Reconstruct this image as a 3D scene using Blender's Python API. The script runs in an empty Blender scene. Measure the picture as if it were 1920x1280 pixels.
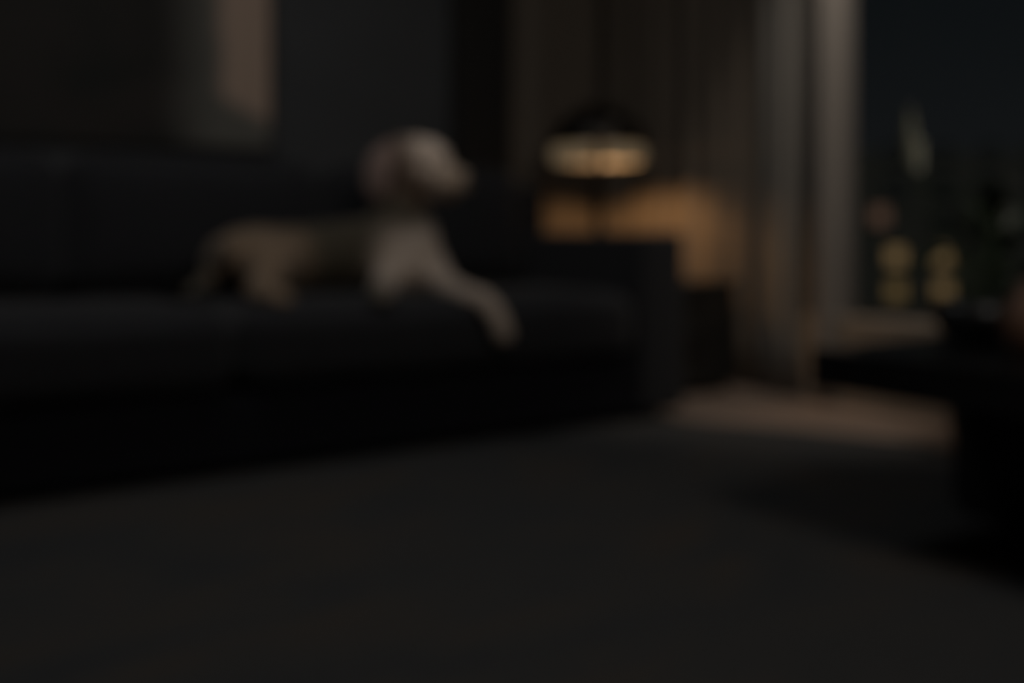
import bpy, bmesh, math, random
from mathutils import Vector, Matrix, noise
random.seed(7)
SC = bpy.context.scene
COL = SC.collection
pi = math.pi

# ------------------------------------------------------------------ camera
# room axes: x runs along the sofa to the window wall, y runs back to the wall behind the sofa
F = 1844.0; HY = 440.0; CAMZ = 0.62
CU, CV = -2.327, -2.425
YAW = math.atan2(.556, .831)
cam = bpy.data.cameras.new('camera'); co = bpy.data.objects.new('camera', cam); COL.objects.link(co)
co.location = (CU, CV, CAMZ); co.rotation_euler = (pi/2, 0, -YAW)
cam.sensor_width = 36; cam.lens = 36*F/1920; cam.shift_y = -(640-HY)/1920
cam.clip_start = .02; cam.clip_end = 400
cam.dof.use_dof = True; cam.dof.focus_distance = 0.30; cam.dof.aperture_fstop = 3.7; cam.dof.aperture_blades = 0
SC.camera = co
vs = SC.view_settings
vs.view_transform = 'Standard'; vs.look = 'None'; vs.gamma = 1; vs.use_curve_mapping = False
vs.exposure = 0.0

# ------------------------------------------------------------------ night sky
w = bpy.data.worlds.new('night'); SC.world = w; w.use_nodes = True
nt = w.node_tree; bg = nt.nodes['Background']
tc = nt.nodes.new('ShaderNodeTexCoord'); nz = nt.nodes.new('ShaderNodeTexNoise'); nz.inputs['Scale'].default_value = 2.2
rp = nt.nodes.new('ShaderNodeValToRGB')
rp.color_ramp.elements[0].position = .07; rp.color_ramp.elements[0].color = (.0082, .0086, .0092, 1)
rp.color_ramp.elements[1].position = .32; rp.color_ramp.elements[1].color = (.0042, .0054, .0062, 1)
sz = nt.nodes.new('ShaderNodeSeparateXYZ'); ma = nt.nodes.new('ShaderNodeMath'); ma.operation = 'MULTIPLY_ADD'; ma.inputs[1].default_value = .12
nt.links.new(tc.outputs['Generated'], nz.inputs['Vector']); nt.links.new(tc.outputs['Generated'], sz.inputs[0])
nt.links.new(nz.outputs['Fac'], ma.inputs[0]); nt.links.new(sz.outputs[2], ma.inputs[2]); nt.links.new(ma.outputs[0], rp.inputs['Fac'])
nt.links.new(rp.outputs['Color'], bg.inputs['Color']); bg.inputs['Strength'].default_value = 1.0

def area(name, loc, target, sx, sy, power, col):
    l = bpy.data.lights.new(name, 'AREA'); l.shape = 'RECTANGLE'; l.size = sx; l.size_y = sy; l.energy = power; l.color = col
    o = bpy.data.objects.new(name, l); COL.objects.link(o); o.location = loc
    o.rotation_euler = (Vector(target)-Vector(loc)).to_track_quat('-Z', 'Y').to_euler()
    return o
KEY = area('ceiling_downlight_glow', (-1.45, -3.4, 2.62), (-0.7, 0.1, .4), .8, .8, 20, (1, .93, .86))
FILL = area('added_fill_glow', (-1.8, -0.35, 2.60), (-1.75, -0.25, 0), 1.0, .3, 6.0, (.93, .96, 1.0))  # added soft fill from above, lifts the sofa tops, rug and dog
sl = bpy.data.lights.new('added_curtain_spot', 'SPOT'); sl.energy = 57; sl.color = (1, .90, .80); sl.spot_size = math.radians(56); sl.spot_blend = .9; sl.shadow_soft_size = .06  # added spot without a fitting, brightens the sheer and the floor strip
so = bpy.data.objects.new('added_curtain_spot', sl); COL.objects.link(so); so.location = (.28, -.55, 2.62)
so.rotation_euler = (Vector((.64, .05, .18))-so.location).to_track_quat('-Z', 'Y').to_euler()
LAMP_POWER = 8.5

# ------------------------------------------------------------------ materials
def mat(name, col, rough=.7, metal=0, spec=.5, noise_amt=0, nscale=30, bump=0, bscale=200, sheen=0, emit=None, estr=0, stretch=None, trans=0):
    m = bpy.data.materials.new(name); m.use_nodes = True; t = m.node_tree; b = t.nodes['Principled BSDF']
    b.inputs['Base Color'].default_value = (*col, 1); b.inputs['Roughness'].default_value = rough
    b.inputs['Metallic'].default_value = metal; b.inputs['Specular IOR Level'].default_value = spec
    b.inputs['Sheen Weight'].default_value = sheen
    if emit: b.inputs['Emission Color'].default_value = (*emit, 1); b.inputs['Emission Strength'].default_value = estr
    if noise_amt or bump:
        c = t.nodes.new('ShaderNodeTexCoord'); mp = t.nodes.new('ShaderNodeMapping')
        if stretch: mp.inputs['Scale'].default_value = stretch
        t.links.new(c.outputs['Object'], mp.inputs['Vector'])
    if noise_amt:
        n = t.nodes.new('ShaderNodeTexNoise'); n.inputs['Scale'].default_value = nscale; n.inputs['Detail'].default_value = 4
        r = t.nodes.new('ShaderNodeValToRGB')
        r.color_ramp.elements[0].position = .3; r.color_ramp.elements[0].color = (*[x*(1-noise_amt) for x in col], 1)
        r.color_ramp.elements[1].position = .7; r.color_ramp.elements[1].color = (*[min(1, x*(1+noise_amt)) for x in col], 1)
        t.links.new(mp.outputs['Vector'], n.inputs['Vector']); t.links.new(n.outputs['Fac'], r.inputs['Fac']); t.links.new(r.outputs['Color'], b.inputs['Base Color'])
    if bump:
        n2 = t.nodes.new('ShaderNodeTexNoise'); n2.inputs['Scale'].default_value = bscale
        bm_ = t.nodes.new('ShaderNodeBump'); bm_.inputs['Strength'].default_value = bump; bm_.inputs['Distance'].default_value = .003
        t.links.new(mp.outputs['Vector'], n2.inputs['Vector']); t.links.new(n2.outputs['Fac'], bm_.inputs['Height']); t.links.new(bm_.outputs['Normal'], b.inputs['Normal'])
    return m
M = {}
M['wall'] = mat('charcoal plaster', (.070, .072, .074), .9, noise_amt=.08, nscale=3, bump=.2)
M['wall_dark'] = mat('dark timber', (.015, .0135, .011), .6, noise_amt=.25, nscale=6, stretch=(20, 20, 1))
M['ceiling'] = mat('ceiling paint', (.3, .29, .28), .9)
M['sofa'] = mat('black sofa fabric', (.018, .018, .020), .9, spec=.25, bump=.4, bscale=400, noise_amt=.15, nscale=40, sheen=.11)
M['sofa_base'] = mat('black sofa base fabric', (.008, .008, .011), .92, spec=.2, bump=.4, bscale=400)
M['drape'] = mat('brown drape fabric', (.125, .100, .075), .85, noise_amt=.12, nscale=12, stretch=(1, 1, .1), bump=.2, bscale=300, sheen=.1)
M['taupe'] = mat('taupe curtain fabric', (.15, .138, .120), .85, noise_amt=.1, nscale=12, stretch=(1, 1, .1), bump=.2, bscale=300)
M['black_wood'] = mat('black stained wood', (.010, .010, .009), .5, noise_amt=.2, nscale=8, stretch=(8, 8, 1))
M['black_top'] = mat('black table top', (.010, .010, .010), .22, noise_amt=.2, nscale=8, stretch=(1, 8, 1))
M['metal_dark'] = mat('bronzed black metal', (.02, .016, .012), .4, metal=.6)
M['brass'] = mat('aged brass', (.25, .14, .05), .4, metal=.8)
M['opal'] = mat('opal lamp glass', (.055, .045, .03), .4, emit=(1.0, .72, .42), estr=.10)
M['bowl'] = mat('black ceramic', (.008, .008, .008), .4)
M['jug'] = mat('brown stoneware', (.14, .07, .04), .6, noise_amt=.2, nscale=20)
M['pot'] = mat('dark grey pot', (.03, .03, .032), .8, bump=.3)
M['soil'] = mat('potting soil', (.02, .014, .01), 1, bump=1, bscale=80)
M['leaf'] = mat('dark green leaf', (.024, .040, .018), .45, noise_amt=.3, nscale=9)
M['spathe'] = mat('pale spathe', (.75, .74, .58), .6)
M['stem'] = mat('green stem', (.05, .08, .03), .6)
M['ledge'] = mat('stone ledge', (.21, .18, .145), .5, noise_amt=.1, nscale=12)
M['frame'] = mat('window frame metal', (.07, .065, .06), .5, metal=.3)
M['facade'] = mat('faintly glowing facade render', (.16, .15, .13), .9, emit=(.0068, .0067, .0055), estr=1)  # faint emission stands in for night light falling on the facade
M['pane_dark'] = mat('dark pane with faint glow', (.02, .025, .03), .2, emit=(.0045, .005, .0048), estr=1)  # faint emission lifts the dark panes towards the facade tone
M['lamp_pane'] = mat('lit pane amber', (.1, .08, .05), .5, emit=(.155, .098, .044), estr=1.0)
M['lamp_pane2'] = mat('lit pane dim', (.1, .08, .05), .5, emit=(.105, .068, .028), estr=1.0)
M['lamp_pane3'] = mat('lit pane reddish', (.1, .08, .05), .5, emit=(.078, .044, .030), estr=1.0)
M['ground'] = mat('outdoor ground', (.02, .022, .02), 1)
M['nose'] = mat('dog nose', (.015, .012, .012), .35)
M['white_plastic'] = mat('downlight glow', (.6, .6, .6), .5, emit=(1, .9, .78), estr=.6)
M['track'] = mat('curtain track metal', (.05, .05, .05), .5)

def sheer_mat():
    m = bpy.data.materials.new('pale sheer fabric'); m.use_nodes = True; t = m.node_tree; b = t.nodes['Principled BSDF']
    b.inputs['Base Color'].default_value = (.32, .285, .25, 1); b.inputs['Roughness'].default_value = .9
    tr = t.nodes.new('ShaderNodeBsdfTranslucent'); tr.inputs['Color'].default_value = (.34, .29, .25, 1)
    mx = t.nodes.new('ShaderNodeMixShader'); mx.inputs[0].default_value = .35
    t.links.new(b.outputs[0], mx.inputs[1]); t.links.new(tr.outputs[0], mx.inputs[2])
    t.links.new(mx.outputs[0], t.nodes['Material Output'].inputs['Surface']); return m
M['sheer'] = sheer_mat()

def glass_mat():
    m = bpy.data.materials.new('window glass'); m.use_nodes = True; t = m.node_tree
    t.nodes.remove(t.nodes['Principled BSDF'])
    tr = t.nodes.new('ShaderNodeBsdfTransparent'); tr.inputs[0].default_value = (.92, .94, .94, 1)
    gl = t.nodes.new('ShaderNodeBsdfGlossy'); gl.inputs['Roughness'].default_value = .02
    fr = t.nodes.new('ShaderNodeFresnel'); fr.inputs[0].default_value = 1.3
    mx = t.nodes.new('ShaderNodeMixShader')
    t.links.new(fr.outputs[0], mx.inputs[0]); t.links.new(tr.outputs[0], mx.inputs[1]); t.links.new(gl.outputs[0], mx.inputs[2])
    t.links.new(mx.outputs[0], t.nodes['Material Output'].inputs['Surface']); return m
M['glass'] = glass_mat()

def floor_mat():
    m = mat('oak floor', (.3, .25, .2), .42); t = m.node_tree; b = t.nodes['Principled BSDF']
    c = t.nodes.new('ShaderNodeTexCoord'); mp = t.nodes.new('ShaderNodeMapping'); mp.inputs['Rotation'].default_value = (0, 0, pi/2)
    br = t.nodes.new('ShaderNodeTexBrick'); br.inputs['Scale'].default_value = 1
    br.inputs['Brick Width'].default_value = 1.8; br.inputs['Row Height'].default_value = .18; br.inputs['Mortar Size'].default_value = .002
    br.inputs['Color1'].default_value = (.27, .205, .165, 1); br.inputs['Color2'].default_value = (.22, .165, .13, 1); br.inputs['Mortar'].default_value = (.05, .04, .03, 1)
    n = t.nodes.new('ShaderNodeTexNoise'); n.inputs['Scale'].default_value = 3; mp2 = t.nodes.new('ShaderNodeMapping'); mp2.inputs['Scale'].default_value = (12, 1, 1)
    mx = t.nodes.new('ShaderNodeMixRGB'); mx.blend_type = 'MULTIPLY'; mx.inputs[0].default_value = .35
    t.links.new(c.outputs['Object'], mp.inputs[0]); t.links.new(mp.outputs[0], br.inputs[0]); t.links.new(c.outputs['Object'], mp2.inputs[0]); t.links.new(mp2.outputs[0], n.inputs[0])
    t.links.new(br.outputs[0], mx.inputs[1]); t.links.new(n.outputs[0], mx.inputs[2]); t.links.new(mx.outputs[0], b.inputs['Base Color']); return m
M['floor'] = floor_mat()

def rug_mat():
    m = mat('rug pile', (.1, .1, .1), 1, spec=.1, bump=.6, bscale=250); t = m.node_tree; b = t.nodes['Principled BSDF']
    c = t.nodes.new('ShaderNodeTexCoord'); mp = t.nodes.new('ShaderNodeMapping'); mp.inputs['Rotation'].default_value = (0, 0, .35); mp.inputs['Scale'].default_value = (2.2, 5.0, 1)
    n = t.nodes.new('ShaderNodeTexNoise'); n.inputs['Scale'].default_value = 1.1; n.inputs['Detail'].default_value = 3; n.inputs['Distortion'].default_value = .8
    r = t.nodes.new('ShaderNodeValToRGB'); e = r.color_ramp.elements
    e[0].position = .32; e[0].color = (.046, .047, .048, 1); e[1].position = .68; e[1].color = (.064, .055, .047, 1)
    k = e.new(.5); k.color = (.053, .052, .050, 1)
    t.links.new(c.outputs['Object'], mp.inputs[0]); t.links.new(mp.outputs[0], n.inputs[0]); t.links.new(n.outputs[0], r.inputs[0]); t.links.new(r.outputs[0], b.inputs['Base Color']); return m
M['rug'] = rug_mat()

def coat_mat():
    m = mat('dog coat', (.5, .4, .3), .95, spec=.15, bump=.8, bscale=90, sheen=.15); t = m.node_tree; b = t.nodes['Principled BSDF']
    a = t.nodes.new('ShaderNodeVertexColor'); a.layer_name = 'coat'
    t.links.new(a.outputs[0], b.inputs['Base Color']); return m
M['coat'] = coat_mat()
M['ear'] = mat('ear fur', (.26, .18, .15), .95, spec=.15, bump=.8, bscale=90, sheen=.15)

# ------------------------------------------------------------------ helpers
def P(px, py, Z):
    X = (px-960)/F*Z
    return Vector((CU + X*.8313 + Z*.5558, CV - X*.5558 + Z*.8313, CAMZ - (py-HY)/F*Z))
def V(px, py, v):                      # point at depth plane y = v
    X = (px-960)/F
    return P(px, py, (v-CV)/(.8313 - X*.5558))
def U(px, py, u):                      # point at plane x = u
    X = (px-960)/F
    return P(px, py, (u-CU)/(.5558 + X*.8313))
def proj(p):
    dx, dy = p[0]-CU, p[1]-CV
    X = dx*.8313-dy*.5558; Z = dx*.5558+dy*.8313
    return (round(960+F*X/Z), round(HY-(p[2]-CAMZ)*F/Z), round(Z, 2))

def link(name, me, material, parent=None, loc=None):
    o = bpy.data.objects.new(name, me); COL.objects.link(o)
    if material and not me.materials: me.materials.append(material)
    if parent: o.parent = parent
    if loc is not None: o.location = loc
    return o
def bm_obj(name, bm, material, parent=None, smooth=False, loc=None):
    me = bpy.data.meshes.new(name); bmesh.ops.recalc_face_normals(bm, faces=bm.faces); bm.to_mesh(me); bm.free()
    if smooth: me.polygons.foreach_set('use_smooth', [True]*len(me.polygons))
    return link(name, me, material, parent, loc)
def thing(name, label, cat, loc=(0, 0, 0), rz=0, group=None):
    o = bpy.data.objects.new(name, None); COL.objects.link(o); o.location = loc; o.rotation_euler = (0, 0, rz); o.empty_display_size = .1
    tag(o, label, cat, group); return o
def tag(o, label, cat, group=None):
    o['label'] = label; o['category'] = cat
    if group: o['group'] = group
    return o
def box(bm, x0, x1, y0, y1, z0, z1, bev=0, seg=3):
    r = bmesh.ops.create_cube(bm, size=1, matrix=Matrix.Translation(((x0+x1)/2, (y0+y1)/2, (z0+z1)/2)) @ Matrix.Diagonal((x1-x0, y1-y0, z1-z0, 1)))
    if bev:
        vsx = r['verts']; ed = list({e for v_ in vsx for e in v_.link_edges})
        bmesh.ops.bevel(bm, geom=ed, offset=bev, segments=seg, profile=.5, affect='EDGES')
def boxo(name, b, material, parent=None, bev=0, seg=3, smooth=False):
    bm = bmesh.new(); box(bm, *b, bev=bev, seg=seg); return bm_obj(name, bm, material, parent, smooth)
def struct(name, b, material, bev=0):
    o = boxo(name, b, material, bev=bev); o['kind'] = 'structure'; return o
def lathe(name, prof, material, parent=None, seg=40, loc=None, smooth=True):
    bm = bmesh.new(); rings = []
    for (r, z) in prof:
        if r < 1e-5: rings.append([bm.verts.new((0, 0, z))])
        else: rings.append([bm.verts.new((r*math.cos(2*pi*k/seg), r*math.sin(2*pi*k/seg), z)) for k in range(seg)])
    for a, b in zip(rings, rings[1:]):
        for k in range(seg):
            k2 = (k+1) % seg
            if len(a) == 1 and len(b) == 1: continue
            if len(a) == 1: bm.faces.new((a[0], b[k], b[k2]))
            elif len(b) == 1: bm.faces.new((a[k], b[0], a[k2]))
            else: bm.faces.new((a[k], b[k], b[k2], a[k2]))
    return bm_obj(name, bm, material, parent, smooth, loc)
def cushion(name, c, dims, puff, material, parent, rot=(0, 0, 0), n=14, edge=.16):
    """soft box: rounded edges and bulging faces"""
    bm = bmesh.new(); bmesh.ops.create_cube(bm, size=2)
    bmesh.ops.subdivide_edges(bm, edges=bm.edges[:], cuts=n, use_grid_fill=True)
    hx, hy, hz = [d/2 for d in dims]; rr = edge*min(dims)
    for v_ in bm.verts:
        x, y, z = v_.co
        q = Vector((x*hx, y*hy, z*hz)); inner = Vector((max(-hx+rr, min(hx-rr, q.x)), max(-hy+rr, min(hy-rr, q.y)), max(-hz+rr, min(hz-rr, q.z))))
        d = q-inner
        if d.length > 1e-6: q = inner + d.normalized()*rr
        fx, fy, fz = 1-x**4, 1-y**4, 1-z**4
        q.z += puff[2]*fx*fy*(1 if z > 0 else -1)*abs(z)
        q.y += puff[1]*fx*fz*(1 if y > 0 else -1)*abs(y)
        q.x += puff[0]*fy*fz*(1 if x > 0 else -1)*abs(x)
        q += Vector((0, 0, 1))*.004*noise.noise(Vector((c[0]+x*hx*6, y*hy*6, z*3)))
        v_.co = q
    o = bm_obj(name, bm, material, parent, True); o.location = c; o.rotation_euler = rot
    return o
def tube(bm, pts, rad, seg=8):
    rings = []
    n = len(pts)
    for i, p in enumerate(pts):
        p = Vector(p); d = (Vector(pts[min(i+1, n-1)])-Vector(pts[max(i-1, 0)])).normalized()
        a = d.cross(Vector((.31, .2, .93))).normalized(); b = d.cross(a); r = rad[i] if isinstance(rad, (list, tuple)) else rad
        rings.append([bm.verts.new(p + a*r*math.cos(2*pi*k/seg) + b*r*math.sin(2*pi*k/seg)) for k in range(seg)])
    for r0, r1 in zip(rings, rings[1:]):
        for k in range(seg): bm.faces.new((r0[k], r0[(k+1) % seg], r1[(k+1) % seg], r1[k]))
    bm.faces.new(rings[0][::-1]); bm.faces.new(rings[-1])

# ------------------------------------------------------------------ the setting
XW = .80; YB = 1.36; XL = -4.6; YF = -3.8; HC = 2.7; YWIN = V(0, 0, 0).y  # placeholder
YWIN = U(1592, 400, XW-.02).y + .12        # where the window begins behind the sheer
struct('floor', (XL-.1, XW+.1, YF-.1, YB+.1, -.06, 0), M['floor'])
struct('ceiling', (XL-.1, XW+.1, YF-.1, YB+.1, HC, HC+.08), M['ceiling'])
struct('wall_back', (XL-.1, XW+.1, YB, YB+.1, 0, HC), M['wall'])
struct('wall_left', (XL-.1, XL, YF, YB, 0, HC), M['wall'])
struct('wall_front', (XL-.1, XW+.1, YF-.1, YF, 0, HC), M['wall'])
bmw = bmesh.new(); box(bmw, XW, XW+.1, YWIN, YB, 0, HC); box(bmw, XW, XW+.1, YF, YWIN, 0, .30); box(bmw, XW, XW+.1, YF, YWIN, 2.5, HC)
o = bm_obj('wall_right', bmw, M['wall']); o['kind'] = 'structure'
x1 = V(955, 200, YB-.04).x; x0 = V(852, 200, YB-.04).x
struct('trim_1', (x0, x1, YB-.05, YB, 0, HC), M['wall_dark'], .004)
struct('trim_2', (XW-.16, XW, YF, YWIN-.02, .0, .32), M['ledge'], .006)          # low stone ledge under the window
struct('baseboard_back', (XL, x0, YB-.015, YB, 0, .09), M['wall_dark'])
# window_1
wf = bmesh.new()
yy = [YWIN, -1.75, -3.1, YF]
box(wf, XW+.02, XW+.08, YF, YWIN, .30, .34); box(wf, XW+.02, XW+.08, YF, YWIN, 2.45, 2.5)
win = bm_obj('window_1', wf, M['frame']); win['kind'] = 'structure'
for y in yy: boxo('mullion', (XW+.02, XW+.08, y-.025 if y > YF else y, y+.025 if y < YWIN else y+.0 if y == YWIN else y+.025, .34, 2.45), M['frame'], win)
for a, b in zip(yy, yy[1:]): boxo('pane', (XW+.046, XW+.054, b+.025, a-.025, .34, 2.45), M['glass'], win)

# rug: one big round rug under sofa front and table
bm = bmesh.new(); N = 96; RC = (-1.9, -1.7); RA, RB = 2.36, 2.04
def rugp(a, s, z):
    c, s_ = math.cos(a), math.sin(a); rb = 2.67 if s_ > 0 else 2.04
    return (max(XL+.05, RC[0]+RA*s*c), RC[1]+rb*s*s_, z)
rings = [[bm.verts.new(rugp(2*pi*k/N, s, z)) for k in range(N)] for s, z in ((1, .0005), (1.0, .006), (.995, .011), (.96, .012), (.5, .012))]
cv = bm.verts.new((RC[0], RC[1], .012))
for a, b in zip(rings, rings[1:]):
    for k in range(N): bm.faces.new((a[k], a[(k+1) % N], b[(k+1) % N], b[k]))
for k in range(N): bm.faces.new((rings[-1][k], rings[-1][(k+1) % N], cv))
bm.faces.new([v_ for v_ in rings[0]][::-1])
tag(bm_obj('rug', bm, M['rug'], smooth=True), 'large round charcoal rug spread on the wooden floor in front of the black sofa', 'rug')

# ------------------------------------------------------------------ sofa
SX0 = -3.10; ARMW = .205; ZR = .014
sofa = thing('sofa', 'long low black upholstered sofa with square arms that the pale dog lies on', 'sofa', (-1.55, .45, ZR))
def S(name, b, m, bev=.02, seg=3, sm=False, parent=None):
    bm = bmesh.new(); box(bm, b[0]+1.55, b[1]+1.55, b[2]-.45, b[3]-.45, b[4]-ZR, b[5]-ZR, bev=bev, seg=seg); return bm_obj(name, bm, m, parent or sofa, sm)
S('base', (SX0+ARMW, -ARMW, .02, .798, .035, .215), M['sofa_base'], .015)
S('back_frame', (SX0, 0, .80, .95, .035, .82), M['sofa'], .03)
for xa, xb in ((SX0, SX0+ARMW-.002), (-ARMW+.002, 0)):
    S('arm', (xa, xb, 0, .798, .035, .628), M['sofa'], .022, 4)
for x in (SX0+.10, -1.9, -1.2, -.10):
    for y in (.08, .87): S('foot', (x-.03, x+.03, y-.03, y+.03, .014, .035), M['black_wood'], .003, 1)
SEATZ = .44
for xa, xb in ((SX0+ARMW+.004, -1.530), (-1.522, -ARMW-.004)):
    cushion('seat_cushion', ((xa+xb)/2+1.55, .335-.45, (.218+SEATZ)/2-ZR), (xb-xa, .68, SEATZ-.218-.012), (.0, .015, .012), M['sofa'], sofa, edge=.30, n=22)
for xa, xb in ((SX0+ARMW+.01, -1.83), (-1.82, -1.02), (-1.01, -ARMW-.01)):
    cushion('back_cushion', ((xa+xb)/2+1.55, .715-.45, .645-ZR), (xb-xa, .15, .42), (.01, .045, .018), M['sofa'], sofa, rot=(-.10, 0, 0), edge=.42, n=18)

# ------------------------------------------------------------------ curtains
def curtain(name, p0, p1, pitch, amp, z0, z1, material, label, cat='curtain', group=None, off=0.0, sweep=.0):
    p0, p1 = Vector(p0), Vector(p1); L = (p1-p0).length; d = (p1-p0)/L; nrm = Vector((-d.y, d.x))
    n = max(8, int(L/pitch*14)); nz_ = 14; bm = bmesh.new(); t_ = .003; g = []
    ph = random.uniform(0, 6)
    for side in (0, 1):
        gr = []
        for j in range(nz_+1):
            z = z0+(z1-z0)*j/nz_; row = []
            for i in range(n+1):
                s = L*i/n
                a = 2*pi*s/pitch + .7*math.sin(2*pi*s/(pitch*2.7)+ph) + .12*math.sin(3*z+s*4)
                am = amp*(.78+.22*math.sin(s*5.1+ph))*(1+.18*(1-j/nz_))
                q = p0 + d*s + nrm*(am*(math.sin(a)+.22*math.sin(2*a+1)) + t_*side + off)
                row.append(bm.verts.new((q.x, q.y, z)))
            gr.append(row)
        g.append(gr)
    for side in (0, 1):
        for j in range(nz_):
            for i in range(n): bm.faces.new((g[side][j][i], g[side][j][i+1], g[side][j+1][i+1], g[side][j+1][i]))
    for j in range(nz_):
        for i in (0, n): bm.faces.new((g[0][j][i], g[1][j][i], g[1][j+1][i], g[0][j+1][i]))
    for i in range(n):
        for j in (0, nz_): bm.faces.new((g[0][j][i], g[0][j][i+1], g[1][j][i+1], g[1][j][i]))
    o = bm_obj(name, bm, material, None, True); tag(o, label, cat, group); return o
YC = YB-.075; XC = XW-.105
xs = V(966, 200, YC).x; ye = U(1425, 300, XC).y; XS2 = XC-.05; ym = U(1508, 300, XS2).y; yt = U(1432, 300, XS2).y
curtain('curtain', (xs, YC), (XC-.055, YC), .172, .036, .012, HC-.06, M['drape'], 'brown pleated drape on the back wall, behind the lit table lamp')
curtain('curtain', (XC, YC+.045), (XC, ye), .165, .036, .012, HC-.06, M['drape'], 'brown pleated drape hanging between the table lamp and the pale sheer curtain')
ys = U(1596, 300, XS2).y
curtain('curtain', (XS2, yt), (XS2, ym+.004), .13, .026, .012, HC-.06, M['taupe'], 'greyish taupe curtain hanging between the brown drape and the pale sheer')
curtain('sheer_curtain', (XS2, ym-.002), (XS2, ys), .145, .028, .012, HC-.06, M['sheer'], 'pale sheer curtain at the edge of the dark window')
tr = bmesh.new(); box(tr, xs-.02, XW-.09, YC-.015, YC+.015, HC-.045, HC-.002); box(tr, XW-.17, XW-.09, YF+.05, YC-.015, HC-.045, HC-.002)
o = bm_obj('trim_3', tr, M['track']); o['kind'] = 'structure'     # ceiling track

# ------------------------------------------------------------------ side table and lamp
tx0, tx1, ty0, ty1 = .035, .60, .32, 1.16
st = thing('side_table', 'black box-shaped side table standing between the sofa arm and the drapes', 'table', ((tx0+tx1)/2, (ty0+ty1)/2, 0))
def T(name, b, m, bev=.004, parent=None, org=None):
    ox, oy = org; bm = bmesh.new(); box(bm, b[0]-ox, b[1]-ox, b[2]-oy, b[3]-oy, b[4], b[5], bev=bev, seg=2); return bm_obj(name, bm, m, parent)
og = ((tx0+tx1)/2, (ty0+ty1)/2)
T('table_top', (tx0, tx1, ty0, ty1, .41, .44), M['black_wood'], .004, st, og)
T('body', (tx0+.01, tx1-.01, ty0+.02, ty1-.01, .03, .41), M['black_wood'], .004, st, og)
T('plinth', (tx0+.03, tx1-.03, ty0+.04, ty1-.03, 0, .03), M['black_wood'], .002, st, og)
for z0_, z1_ in ((.04, .215), (.225, .40)):
    d_ = T('drawer', (tx0+.02, tx1-.02, ty0+.002, ty0+.02, z0_, z1_), M['black_wood'], .004, st, og)
    T('handle', ((tx0+tx1)/2-.06, (tx0+tx1)/2+.06, ty0-.010, ty0+.002, z1_-.035, z1_-.025), M['metal_dark'], .002, d_, og)

lp = V(1122, 300, .75); LX, LY = lp.x, lp.y
lamp = thing('table_lamp', 'mushroom-shaped table lamp with dark domed shade over a glowing rim, beside the drapes', 'lamp', (LX, LY, .44))
zr = lp.z                                    # unused depth check
def hz(py): return V(1122, py, .75).z-.44
ztop, zrim, zbot = hz(196), hz(275), hz(306)
SR = 88/F*proj((LX, LY, 1))[2]
prof = [(.0, ztop), (SR*.18, ztop-.002)] + [(SR*math.sin(a), zrim+.01+(ztop-zrim-.012)*math.cos(a)) for a in [x*pi/2/14 for x in range(2, 15)]] + [(SR, zrim), (SR-.006, zrim)] + [((SR-.008)*math.sin(a), zrim+.004+(ztop-zrim-.018)*math.cos(a)) for a in [x*pi/2/14 for x in range(13, 0, -1)]] + [(0, ztop-.016)]
lathe('lamp_shade', prof, M['metal_dark'], lamp)
lathe('diffuser', [(SR-.006, zrim-.001), (SR-.001, zrim-.02), (SR-.001, zbot+.015), (SR-.012, zbot), (SR-.018, zbot), (SR-.008, zbot+.018), (SR-.008, zrim-.02), (SR-.012, zrim-.001), (SR-.006, zrim-.001)], M['opal'], lamp)
# added brass strap over the glass, blocking the middle of the glow
bk = bmesh.new(); box(bk, -.019, .019, -.006, .006, zbot-.004, zrim+.004, bev=.002, seg=1)
b_ = bm_obj('strap', bk, M['brass'], lamp)
ang = math.atan2(CV-LY, CU-LX)+.02
b_.location = ((SR+.002)*math.cos(ang), (SR+.002)*math.sin(ang), 0); b_.rotation_euler = (0, 0, ang+pi/2)
for da in (2*pi/3, 4*pi/3):
    b2 = b_.copy(); COL.objects.link(b2); b2.location = ((SR+.002)*math.cos(ang+da), (SR+.002)*math.sin(ang+da), 0); b2.rotation_euler = (0, 0, ang+da+pi/2)
lathe('stem', [(0, .02), (.013, .02), (.013, zrim-.005), (.02, zrim), (.02, zrim+.01), (0, zrim+.01)], M['metal_dark'], lamp, 20)
sp = bmesh.new()
for k in range(3):
    a = ang+k*2*pi/3; tube(sp, [(0, 0, zrim), (SR*.97*math.cos(a), SR*.97*math.sin(a), zrim)], .004, 6)
bm_obj('spider', sp, M['metal_dark'], lamp)
lathe('base', [(0, 0), (.09, 0), (.095, .006), (.09, .018), (.03, .026), (.013, .034), (0, .034)], M['metal_dark'], lamp, 32)
for k in range(2):
    a = ang+pi/2+k*pi
    lathe('bulb', [(0, -.022), (.014, -.018), (.022, 0), (.016, .016), (.008, .028), (0, .028)], M['opal'], lamp, 16, (.06*math.cos(a), .06*math.sin(a), zrim+.032))
    l = bpy.data.lights.new('bulb_light', 'SPOT'); l.spot_size = math.radians(180); l.spot_blend = .9; l.energy = LAMP_POWER; l.color = (1, .56, .25); l.shadow_soft_size = .02
    lo = bpy.data.objects.new('bulb_light', l); COL.objects.link(lo); lo.parent = lamp; lo.rotation_euler = Vector((.85, .02, -.42)).to_track_quat('-Z', 'Y').to_euler(); lo.location = (.06*math.cos(a), .06*math.sin(a), zrim-.004)

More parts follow.
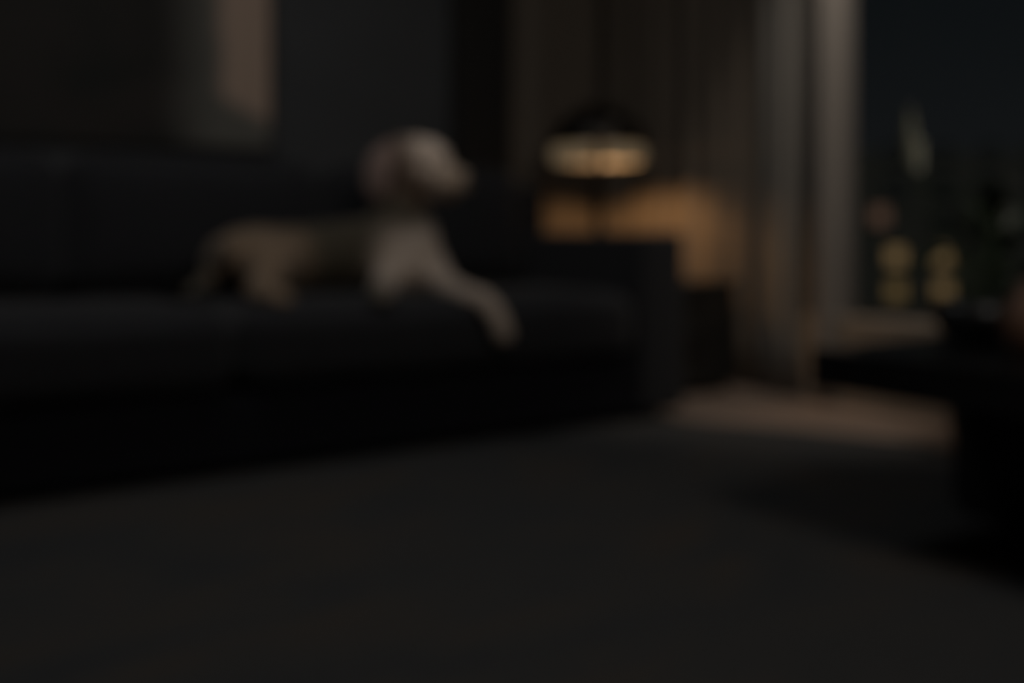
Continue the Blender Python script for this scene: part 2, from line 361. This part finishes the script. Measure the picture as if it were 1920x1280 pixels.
# ------------------------------------------------------------------ painting
pr = V(512, 100, YB-.02); pb = V(505, 284, YB-.02).z; PW = 2.05; PX1 = pr.x; PX0 = PX1-PW; PZ0 = pb; PZ1 = 2.2
def paint_mat():
    m = mat('painted canvas', (.03, .03, .03), .8); t = m.node_tree; b = t.nodes['Principled BSDF']; L = t.links
    c = t.nodes.new('ShaderNodeTexCoord'); sx = t.nodes.new('ShaderNodeSeparateXYZ'); L.new(c.outputs['Object'], sx.inputs[0])
    n = t.nodes.new('ShaderNodeTexNoise'); n.inputs['Scale'].default_value = 2.6; n.inputs['Detail'].default_value = 5; n.inputs['Distortion'].default_value = 1.2; L.new(c.outputs['Object'], n.inputs[0])
    r = t.nodes.new('ShaderNodeValToRGB'); e = r.color_ramp.elements; e[0].position = .35; e[0].color = (.012, .012, .009, 1); e[1].position = .7; e[1].color = (.026, .020, .016, 1); L.new(n.outputs[0], r.inputs[0])
    def ramp(src, a, b_):
        q = t.nodes.new('ShaderNodeMapRange'); q.interpolation_type = 'SMOOTHSTEP'; q.inputs[1].default_value = a; q.inputs[2].default_value = b_; L.new(src, q.inputs[0]); return q.outputs[0]
    def mul(a, b_):
        q = t.nodes.new('ShaderNodeMath'); q.operation = 'MULTIPLY'; L.new(a, q.inputs[0]); L.new(b_, q.inputs[1]); return q.outputs[0]
    def mixc(f, a, col):
        q = t.nodes.new('ShaderNodeMixRGB'); L.new(f, q.inputs[0]); L.new(a, q.inputs[1]); q.inputs[2].default_value = (*col, 1); return q.outputs[0]
    wx = t.nodes.new('ShaderNodeMath'); wx.operation = 'MULTIPLY_ADD'; L.new(n.outputs[0], wx.inputs[0]); wx.inputs[1].default_value = .10; L.new(sx.outputs[0], wx.inputs[2])
    X = wx.outputs[0]; Zc = sx.outputs[2]
    grey = mul(ramp(X, XG-.24, XG+.04), ramp(Zc, 1.20, .96) if False else ramp(X, -50, -49))
    col = mixc(grey, r.outputs[0], (.15, .142, .12))
    # warm upright stroke
    d1 = t.nodes.new('ShaderNodeMath'); d1.operation = 'MULTIPLY_ADD'; L.new(sx.outputs[0], d1.inputs[0]); d1.inputs[1].default_value = .45; L.new(Zc, d1.inputs[2])
    warm = mul(ramp(X, XS-.03, XS+.05), ramp(d1.outputs[0], ZS-.03, ZS+.05))
    col = mixc(warm, col, (.50, .36, .27))
    L.new(col, b.inputs['Base Color']); return m
XS = V(402, 100, YB-.03).x+.07; XG = XS; q_ = V(450, 205, YB-.03); ZS = q_.z + .45*q_.x
pt = thing('painting', 'large dark abstract painting with one pale upright stroke, hung behind the sofa', 'painting', (PX0+PW/2, YB, PZ0))
def PB(name, b, m, bev=.003):
    bm = bmesh.new(); box(bm, *b, bev=bev, seg=1); o = bm_obj(name, bm, m)
    me = o.data; me.transform(Matrix.Translation((-pt.location.x, -pt.location.y, -pt.location.z))); o.parent = pt; return o
cvs = bmesh.new(); box(cvs, PX0+.015, PX1-.015, YB-.03, YB-.004, PZ0+.015, PZ1-.015)
cvo = bm_obj('canvas', cvs, paint_mat(), pt); cvo.location = -pt.location
PB('frame_rail', (PX0, PX1, YB-.035, YB-.002, PZ0, PZ0+.014), M['wall_dark']); PB('frame_rail', (PX0, PX1, YB-.035, YB-.002, PZ1-.014, PZ1), M['wall_dark'])
PB('frame_stile', (PX0, PX0+.014, YB-.035, YB-.002, PZ0+.014, PZ1-.014), M['wall_dark']); PB('frame_stile', (PX1-.014, PX1, YB-.035, YB-.002, PZ0+.014, PZ1-.014), M['wall_dark'])

# ------------------------------------------------------------------ coffee table, bowl, jug
A = P(1520, 652, .22*F/212); cx0, cy1 = A.x, A.y; cx1, cy0 = cx0+1.12, cy1-.80
ct = thing('coffee_table', 'low black block-shaped coffee table with thick overhanging top, at the right edge', 'table', ((cx0+cx1)/2, (cy0+cy1)/2, .012))
og = ((cx0+cx1)/2, (cy0+cy1)/2)
def CT(name, b, m, bev):
    ox, oy = og; bm = bmesh.new(); box(bm, b[0]-ox, b[1]-ox, b[2]-oy, b[3]-oy, b[4]-.012, b[5]-.012, bev=bev, seg=2); return bm_obj(name, bm, m, ct)
CT('table_top', (cx0, cx1, cy0, cy1, .325, .40), M['black_top'], .004)
bl = P(1730, 955, CAMZ*F/515)
CT('base', (bl.x, cx1-.06, cy0+.05, min(cy1-.01, bl.y+.01), .03, .325), M['black_wood'], .004)
CT('plinth', (bl.x+.015, cx1-.075, cy0+.065, min(cy1-.03, bl.y-.01), .012, .03), M['black_wood'], .002)
TT = .40
bw = P(1775, 640, .22*F/198); bx, by = bw.x+.02, min(bw.y, cy1-.12)
BR = 84/F*proj((bx, by, TT))[2]
tag(lathe('bowl', [(0, .006), (.035, .006), (.036, 0), (.045, 0), (.06, .012), (BR*.85, .040), (BR, .082), (BR-.006, .082), (BR*.82, .046), (.05, .02), (0, .018)], M['bowl'], None, 40, (bx, by, TT)), 'black ceramic bowl with flared sides standing on the black coffee table', 'bowl')
jp = P(1942, 655, 1.78)
tag(lathe('jug', [(0, 0), (.036, 0), (.045, .01), (.056, .045), (.055, .075), (.04, .105), (.028, .118), (.03, .135), (.026, .135), (.024, .118), (.036, .1), (.05, .07), (.04, .012), (0, .01)], M['jug'], None, 32, (jp.x, jp.y, TT)), 'brown stoneware jar on the black coffee table, cut by the right edge of the photo', 'jar')

# ------------------------------------------------------------------ potted peace lily by the window
pc = P(1862, 700, 2.92); plx, ply = pc.x, pc.y
pl = thing('potted_plant', 'dark leafy peace lily with pale upright flowers, in front of the night window', 'plant', (plx, ply, 0))
lathe('pot', [(0, 0), (.10, 0), (.115, .02), (.14, .27), (.142, .29), (.130, .29), (.126, .26), (0, .26)], M['pot'], pl, 36)
lathe('soil', [(0, .268), (.126, .268), (.126, .262), (0, .262)], M['soil'], pl, 24)
def leaf_mesh(name, L, W, droop, m, cup=.12):
    bm = bmesh.new(); n = 9; rows = []
    for i in range(n+1):
        t = i/n; wd = W*math.sin(pi*min(1, t*1.0)**.75)*(1 if t < 1 else 0)+.002
        x = L*(t-.12*t*t); z = L*(.30*t-droop*t*t)
        rows.append([bm.verts.new((x, s*wd, z+cup*abs(s)*wd*2)) for s in (-1, -.5, 0, .5, 1)])
    for a, b in zip(rows, rows[1:]):
        for k in range(4): bm.faces.new((a[k], a[k+1], b[k+1], b[k]))
    me = bpy.data.meshes.new(name); r = bmesh.ops.solidify(bm, geom=bm.faces[:], thickness=.0015); bmesh.ops.recalc_face_normals(bm, faces=bm.faces); bm.to_mesh(me); bm.free(); me.materials.append(m)
    me.polygons.foreach_set('use_smooth', [True]*len(me.polygons)); return me
lms = [leaf_mesh('leaf', .26, .046, d, M['leaf']) for d in (.35, .6, .9)]
random.seed(5)
for k in range(34):
    a = k*2.39996+random.uniform(-.2, .2); h = .28 + .44*random.random(); rr = .02+.11*random.random()
    base = Vector((rr*math.cos(a), rr*math.sin(a), h))
    lf = bpy.data.objects.new('leaf', lms[k % 3]); COL.objects.link(lf); lf.parent = pl; lf.location = base
    lf.rotation_euler = (0, -random.uniform(.1, .9), a); s = random.uniform(.6, .9)*(.75 if math.cos(a) > .3 else 1); lf.scale = (s, s, s)
    sb = bmesh.new(); tube(sb, [(0, 0, .262), tuple(base*.5+Vector((0, 0, .1))), tuple(base)], .0035, 6); bm_obj('stem', sb, M['stem'], pl)
def spathe(p, s):
    me = leaf_mesh('spathe', .15*s, .036*s, -.1, M['spathe'], cup=.25)
    o = bpy.data.objects.new('spathe', me); COL.objects.link(o); o.parent = pl; rel = Vector(p)-Vector((plx, ply, 0)); o.location = rel
    o.rotation_euler = (0, -1.25, math.atan2(CV-ply, CU-plx)+1.9)
    sb = bmesh.new(); tube(sb, [(0, 0, .262), (rel.x*.4, rel.y*.4, rel.z*.6), tuple(rel)], .003, 6); bm_obj('flower_stem', sb, M['stem'], pl)
    k = bmesh.new(); tube(k, [(0, 0, .01), (0, 0, .07*s)], .007*s, 8); ko = bm_obj('spadix', k, M['spathe'], pl); ko.location = rel + Vector((-.01, -.01, 0))
spathe(P(1722, 326, 2.86), 1.4)
spathe(P(1882, 402, 2.88), .6)

# ------------------------------------------------------------------ the night outside
gd = bmesh.new(); box(gd, 8, 240, -140, 240, -14.2, -14); o = bm_obj('ground', gd, M['ground']); o['kind'] = 'structure'
D = 80.0
bc = P(1905, 440, D); face = -YAW
bld = thing('apartment_building', 'distant dark apartment block with a few amber lit windows, seen through the window', 'building', (bc.x, bc.y, -14), face)
BW, BH = 26, 21.0
bx_ = bmesh.new(); box(bx_, -BW/2, BW/2, 0, 10, 0, BH); bm_obj('facade', bx_, M['facade'], bld)
bx_ = bmesh.new(); box(bx_, -BW/2-.2, BW/2+.2, -.2, 10.2, BH, BH+.35); bm_obj('parapet', bx_, M['facade'], bld)
bx_ = bmesh.new(); box(bx_, -.85, .85, -.08, .0, -.85, .85); box(bx_, -.95, .95, -.16, 0, -1.0, -.85)
wfm = bpy.data.meshes.new('far_window'); bx_.to_mesh(wfm); bx_.free(); wfm.materials.append(M['frame'])
pms = {}
for k in ('pane_dark', 'lamp_pane', 'lamp_pane2', 'lamp_pane3'):
    b2 = bmesh.new(); box(b2, -.72, .72, -.12, -.07, -.72, .72); me = bpy.data.meshes.new('far_pane'); b2.to_mesh(me); b2.free(); me.materials.append(M[k]); pms[k] = me
def far_window(px, py, k):
    x = (px-1905)/F*D; z = CAMZ-(py-440)/F*D+14
    if abs(x) > BW/2-1: return
    f = bpy.data.objects.new('window', wfm); COL.objects.link(f); f.parent = bld; f.location = (x, 0, z)
    p = bpy.data.objects.new('pane', pms[k]); COL.objects.link(p); p.parent = f
    if k != 'pane_dark': p['label'] = 'warm lit window pane'
for i in range(-1, 7):
    for j in range(-3, 5):
        px, py = 1680+i*88, 481+j*64
        if j == -1 and i in (-1, 0): px -= 30; py -= 12
        k = 'pane_dark'
        if (i, j) in ((0, 0), (1, 0), (1, 1)): k = 'lamp_pane'
        if (i, j) in ((0, 1),): k = 'lamp_pane2'
        if (i, j) in ((0, -1),): k = 'lamp_pane3'
        far_window(px, py, k)

# ------------------------------------------------------------------ ceiling fittings (above the frame); the long panel is added for fill
for lx, ly, w_, h_, lb in ((-1.45, -3.4, .9, .9, 'square recessed ceiling light nearest the front wall'), (-1.8, -.35, 1.0, .3, 'added long fill light panel in the ceiling above the left half of the sofa')):
    c_ = thing('ceiling_light', lb, 'light', (lx, ly, HC))
    fr_ = bmesh.new()
    box(fr_, -w_/2-.03, w_/2+.03, -h_/2-.03, -h_/2, -.03, 0); box(fr_, -w_/2-.03, w_/2+.03, h_/2, h_/2+.03, -.03, 0)
    box(fr_, -w_/2-.03, -w_/2, -h_/2, h_/2, -.03, 0); box(fr_, w_/2, w_/2+.03, -h_/2, h_/2, -.03, 0)
    bm_obj('frame', fr_, M['track'], c_); df = bmesh.new(); box(df, -w_/2, w_/2, -h_/2, h_/2, -.02, -.005); bm_obj('diffuser', df, M['white_plastic'], c_)

# ------------------------------------------------------------------ the dog
def blob(bm, p, r, sc=(1, 1, 1), rot=None):
    m = Matrix.Translation(p)
    if rot is not None: m = m @ rot
    bmesh.ops.create_icosphere(bm, subdivisions=3, radius=1, matrix=m @ Matrix.Diagonal((r*sc[0], r*sc[1], r*sc[2], 1)))
def limb(bm, pts):
    for (a, ra), (b, rb) in zip(pts, pts[1:]):
        n = max(2, int((b-a).length/(.35*min(ra, rb)))+1)
        for i in range(n+1):
            t = i/n; q = a.lerp(b, t); r = ra+(rb-ra)*t
            bmesh.ops.create_icosphere(bm, subdivisions=2, radius=r, matrix=Matrix.Translation(q))
bm = bmesh.new()
# trunk from rump to shoulder (pixel, pixel, depth plane, radius)
trunk = [(V(436, 490, .44), .086), (V(480, 484, .44), .102), (V(560, 486, .45), .104), (V(650, 478, .43), .112), (V(725, 470, .38), .116)]
limb(bm, trunk)
# chest and neck up to the head
limb(bm, [(V(725, 472, .38), .112), (V(747, 410, .37), .088), (V(765, 350, .35), .080)])
limb(bm, [(V(785, 415, .33), .045), (V(785, 460, .29), .072), (V(775, 505, .28), .080)])
# head: skull, cheek, muzzle to the right
SK = V(777, 311, .34); HS = 1.15
_R = Vector((.8313, -.5558, 0)); _T = Vector((CU-SK.x, CV-SK.y, 0)).normalized(); _a = math.radians(29)
FW = (_R*math.cos(_a) + _T*math.sin(_a)).normalized(); FW = (FW + Vector((0, 0, -.13))).normalized()
LT = (-_R*math.sin(_a) + _T*math.cos(_a)).normalized(); UP = LT.cross(FW).normalized()
if UP.z < 0: UP = -UP
HROT = Matrix((FW, LT, UP)).transposed().to_4x4()
def H(f, l, u): return SK + (FW*f + LT*l + UP*u)*HS
blob(bm, H(0, 0, 0), .084*HS, (1.06, .94, .98), HROT); blob(bm, H(-.035, 0, .012), .068*HS)
blob(bm, H(.040, 0, .020), .064*HS, (1, .95, .9), HROT)
for sd_ in (-1, 1):
    blob(bm, H(.032, .036*sd_, -.024), .048*HS); blob(bm, H(.064, .027*sd_, .030), .021*HS)
    blob(bm, H(.125, .016*sd_, -.036), .027*HS); blob(bm, H(.152, .012*sd_, -.036), .021*HS)       # upper lips
limb(bm, [(H(.060, 0, -.008), .046*HS), (H(.120, 0, -.018), .034*HS), (H(.158, 0, -.022), .027*HS)])
limb(bm, [(H(.030, 0, -.052), .040*HS), (H(.095, 0, -.060), .025*HS), (H(.138, 0, -.060), .018*HS)])
# far foreleg tucked at the left, near foreleg reaching over the seat edge
limb(bm, [(V(748, 500, .33), .070), (V(722, 535, .22), .044), (V(712, 548, .12), .036), (V(716, 556, .04), .034)])
limb(bm, [(V(800, 490, .30), .062), (V(832, 532, .17), .042), (V(872, 552, .05), .035), (V(908, 562, -.025), .033), (V(932, 590, -.055), .030), (V(944, 622, -.062), .031)])
# toes
for dx in (-10, 0, 10):
    blob(bm, V(946+dx, 636, -.064), .013); blob(bm, V(714+dx, 560, .00), .014)
# hind leg: thigh, knee forward, shank down to a foot resting on the seat
limb(bm, [(V(455, 478, .36), .080), (V(512, 494, .30), .074), (V(502, 528, .22), .046), (V(480, 546, .19), .036), (V(508, 555, .12), .034), (V(530, 560, .085), .033)])
for dx in (-8, 2, 12): blob(bm, V(530+dx, 566-abs(dx-2)*.3, .055), .014)
# tail
limb(bm, [(V(415, 498, .45), .038), (V(386, 528, .42), .026), (V(362, 545, .36), .022), (V(350, 552, .28), .014)])
me = bpy.data.meshes.new('dog'); bm.to_mesh(me); bm.free()
tmp = bpy.data.objects.new('dog_tmp', me); COL.objects.link(tmp)
rm = tmp.modifiers.new('r', 'REMESH'); rm.mode = 'VOXEL'; rm.voxel_size = .0095
sm = tmp.modifiers.new('s', 'SMOOTH'); sm.factor = .5; sm.iterations = 6
dg = bpy.context.evaluated_depsgraph_get(); dme = bpy.data.meshes.new_from_object(tmp.evaluated_get(dg)); bpy.data.objects.remove(tmp)
dme.name = 'dog_body'
root = Vector((V(600, 540, .40).x, .40, SEATZ))
# tufts of fur + coat colours, with head highlight and neck shade painted in
cols = []
nr = [v_.normal.copy() for v_ in dme.vertices]
for v_, n_ in zip(dme.vertices, nr):
    p = v_.co.copy()
    k = noise.noise(p*22)*.55+noise.noise(p*55)*.45
    amp = .007 if p.z > SEATZ+.05 else .0035
    v_.co = p + n_*amp*k
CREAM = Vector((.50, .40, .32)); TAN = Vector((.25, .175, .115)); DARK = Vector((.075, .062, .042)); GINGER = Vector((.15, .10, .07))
def sm_(a, b, x):
    t = max(0, min(1, (x-a)/(b-a))); return t*t*(3-2*t)
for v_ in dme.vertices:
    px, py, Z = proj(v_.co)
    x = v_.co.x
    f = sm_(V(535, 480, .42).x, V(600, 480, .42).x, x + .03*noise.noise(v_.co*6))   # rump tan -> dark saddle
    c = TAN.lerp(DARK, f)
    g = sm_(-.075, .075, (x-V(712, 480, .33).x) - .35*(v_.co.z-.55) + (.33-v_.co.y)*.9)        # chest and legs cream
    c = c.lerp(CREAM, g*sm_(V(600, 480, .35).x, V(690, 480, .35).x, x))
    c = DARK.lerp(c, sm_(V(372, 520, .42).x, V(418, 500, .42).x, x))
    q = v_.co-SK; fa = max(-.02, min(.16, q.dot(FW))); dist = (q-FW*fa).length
    c = c.lerp(DARK, .92*sm_(.60, .67, v_.co.z + .02*noise.noise(v_.co*14)))  # shade under the head put into the neck colour
    h = sm_(-.06, .07, (v_.co.z-SK.z)*.5 + q.dot(_R)*1.05 - .034 + .012*noise.noise(v_.co*20))  # highlight painted into the head coat, paler towards the upper right
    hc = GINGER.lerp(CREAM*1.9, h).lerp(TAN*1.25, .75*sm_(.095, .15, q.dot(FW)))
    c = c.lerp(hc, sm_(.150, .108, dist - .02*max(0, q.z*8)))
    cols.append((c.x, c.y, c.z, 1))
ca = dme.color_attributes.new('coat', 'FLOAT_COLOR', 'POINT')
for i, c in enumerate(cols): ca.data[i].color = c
dme.polygons.foreach_set('use_smooth', [True]*len(dme.polygons))
dme.transform(Matrix.Translation(-root))
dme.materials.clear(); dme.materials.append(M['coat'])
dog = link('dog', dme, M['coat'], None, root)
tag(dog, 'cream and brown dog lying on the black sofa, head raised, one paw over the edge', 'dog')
# ears: soft hanging flaps, one each side of the skull
def ear(name, pts, ws, th, nrm):
    bm = bmesh.new(); rows = []
    n = len(pts)
    for i in range(n):
        p = Vector(pts[i]); d = (Vector(pts[min(n-1, i+1)])-Vector(pts[max(0, i-1)])).normalized(); s = d.cross(nrm).normalized(); q = nrm.normalized(); w_ = ws[i]
        rows.append([bm.verts.new(p + s*w_*math.cos(2*pi*k/10) + q*th*math.sin(2*pi*k/10)*(1 if i not in (0, n-1) else .5) - root) for k in range(10)])
    for a, b in zip(rows, rows[1:]):
        for k in range(10): bm.faces.new((a[k], a[(k+1) % 10], b[(k+1) % 10], b[k]))
    bm.faces.new(rows[0][::-1]); bm.faces.new(rows[-1])
    o = bm_obj(name, bm, M['ear'], dog, True); sd = o.modifiers.new('s', 'SUBSURF'); sd.levels = 1; sd.render_levels = 1; return o
for sd_ in (1, -1):
    pts = [H(-.034, .050*sd_, .048), H(-.048, .078*sd_, .032), H(-.055, .095*sd_, .000), H(-.054, .101*sd_, -.038), H(-.050, .098*sd_, -.074), H(-.046, .092*sd_, -.100), H(-.043, .088*sd_, -.110)]
    ear('ear', pts, [.030, .042, .049, .054, .049, .033, .012], .011, LT)
def bead(name, p, r, m, parent, sc=(1, 1, 1)):
    bm = bmesh.new(); bmesh.ops.create_icosphere(bm, subdivisions=3, radius=r); bmesh.ops.scale(bm, vec=sc, verts=bm.verts); return bm_obj(name, bm, m, parent, True, Vector(p)-root)
def on_dog(px, py, sink=.0):
    d = (P(px, py, 2)-Vector((CU, CV, CAMZ))).normalized(); ok, loc, n_, i_ = dog.ray_cast(Vector((CU, CV, CAMZ))-root, d)
    return (loc+root - n_*sink) if ok else None
bpy.context.view_layer.update()
def ray(o_, t_, sink):
    d = (Vector(t_)-Vector(o_)).normalized(); ok, loc, n_, i_ = dog.ray_cast(Vector(o_)-root, d)
    return loc+root-n_*sink if ok else None
for sd_ in (1, -1):
    q = ray(H(.22, .075*sd_, .030), H(.045, .026*sd_, .006), .004)
    if q: bead('eye', q, .0105, M['nose'], dog)
q = ray(H(.30, 0, -.016), H(0, 0, -.016), .004); bead('nose', q, .0165, M['nose'], dog, (1, 1.05, .8))
mq = bmesh.new(); mp_ = []
for f_, l_ in ((.085, 1), (.110, 1), (.135, 1), (.158, .8), (.175, .3), (.175, -.3), (.158, -.8), (.135, -1), (.110, -1), (.085, -1)):
    p_ = ray(H(f_+.10*(1-abs(l_)), .12*l_, -.054), H(f_-.05*(1-abs(l_)), 0, -.052), .0005)
    if p_: mp_.append(p_-root)
if len(mp_) >= 2: tube(mq, mp_, .0024, 6); bm_obj('mouth', mq, M['nose'], dog, True)
# claws on the hanging paw
for dx in (-10, 0, 10):
    q = V(947+dx, 645, -.066); bead('claw', q, .005, M['nose'], dog, (1, 1, 1.5))

if __name__ == '__main__':
    for nm, p in (('sofa R front bottom', (0, 0, 0)), ('arm top', (0, 0, .628)), ('arm inner', (-ARMW, 0, .628)), ('seat front', (-1, 0, .44)), ('seat back', (-1, .65, .44)), ('table A', (cx0, cy1, .4)), ('table near', (cx0, cy0, .4)), ('table far', (cx1, cy1, .4)), ('base', (bl.x, bl.y, 0)), ('side table R', (tx1, ty0, 0)), ('side table top', (tx1, ty0, .44)), ('corner', (XW, YB, 0)), ('paw', V(944, 622, -.062)), ('hind', V(508, 556, .12)), ('fore', V(712, 548, .12)), ('ledge', (XW-.16, -.4, .25)), ('plant', (plx, ply, 0)), ('trunk', V(560, 484, .45)), ('rug', (.1, -.33, 0)), ('bowl', (bx, by, .4)), ('jug', (jp.x, jp.y, .4))):
        print('CHK', nm, [round(a, 3) for a in p], proj(p))
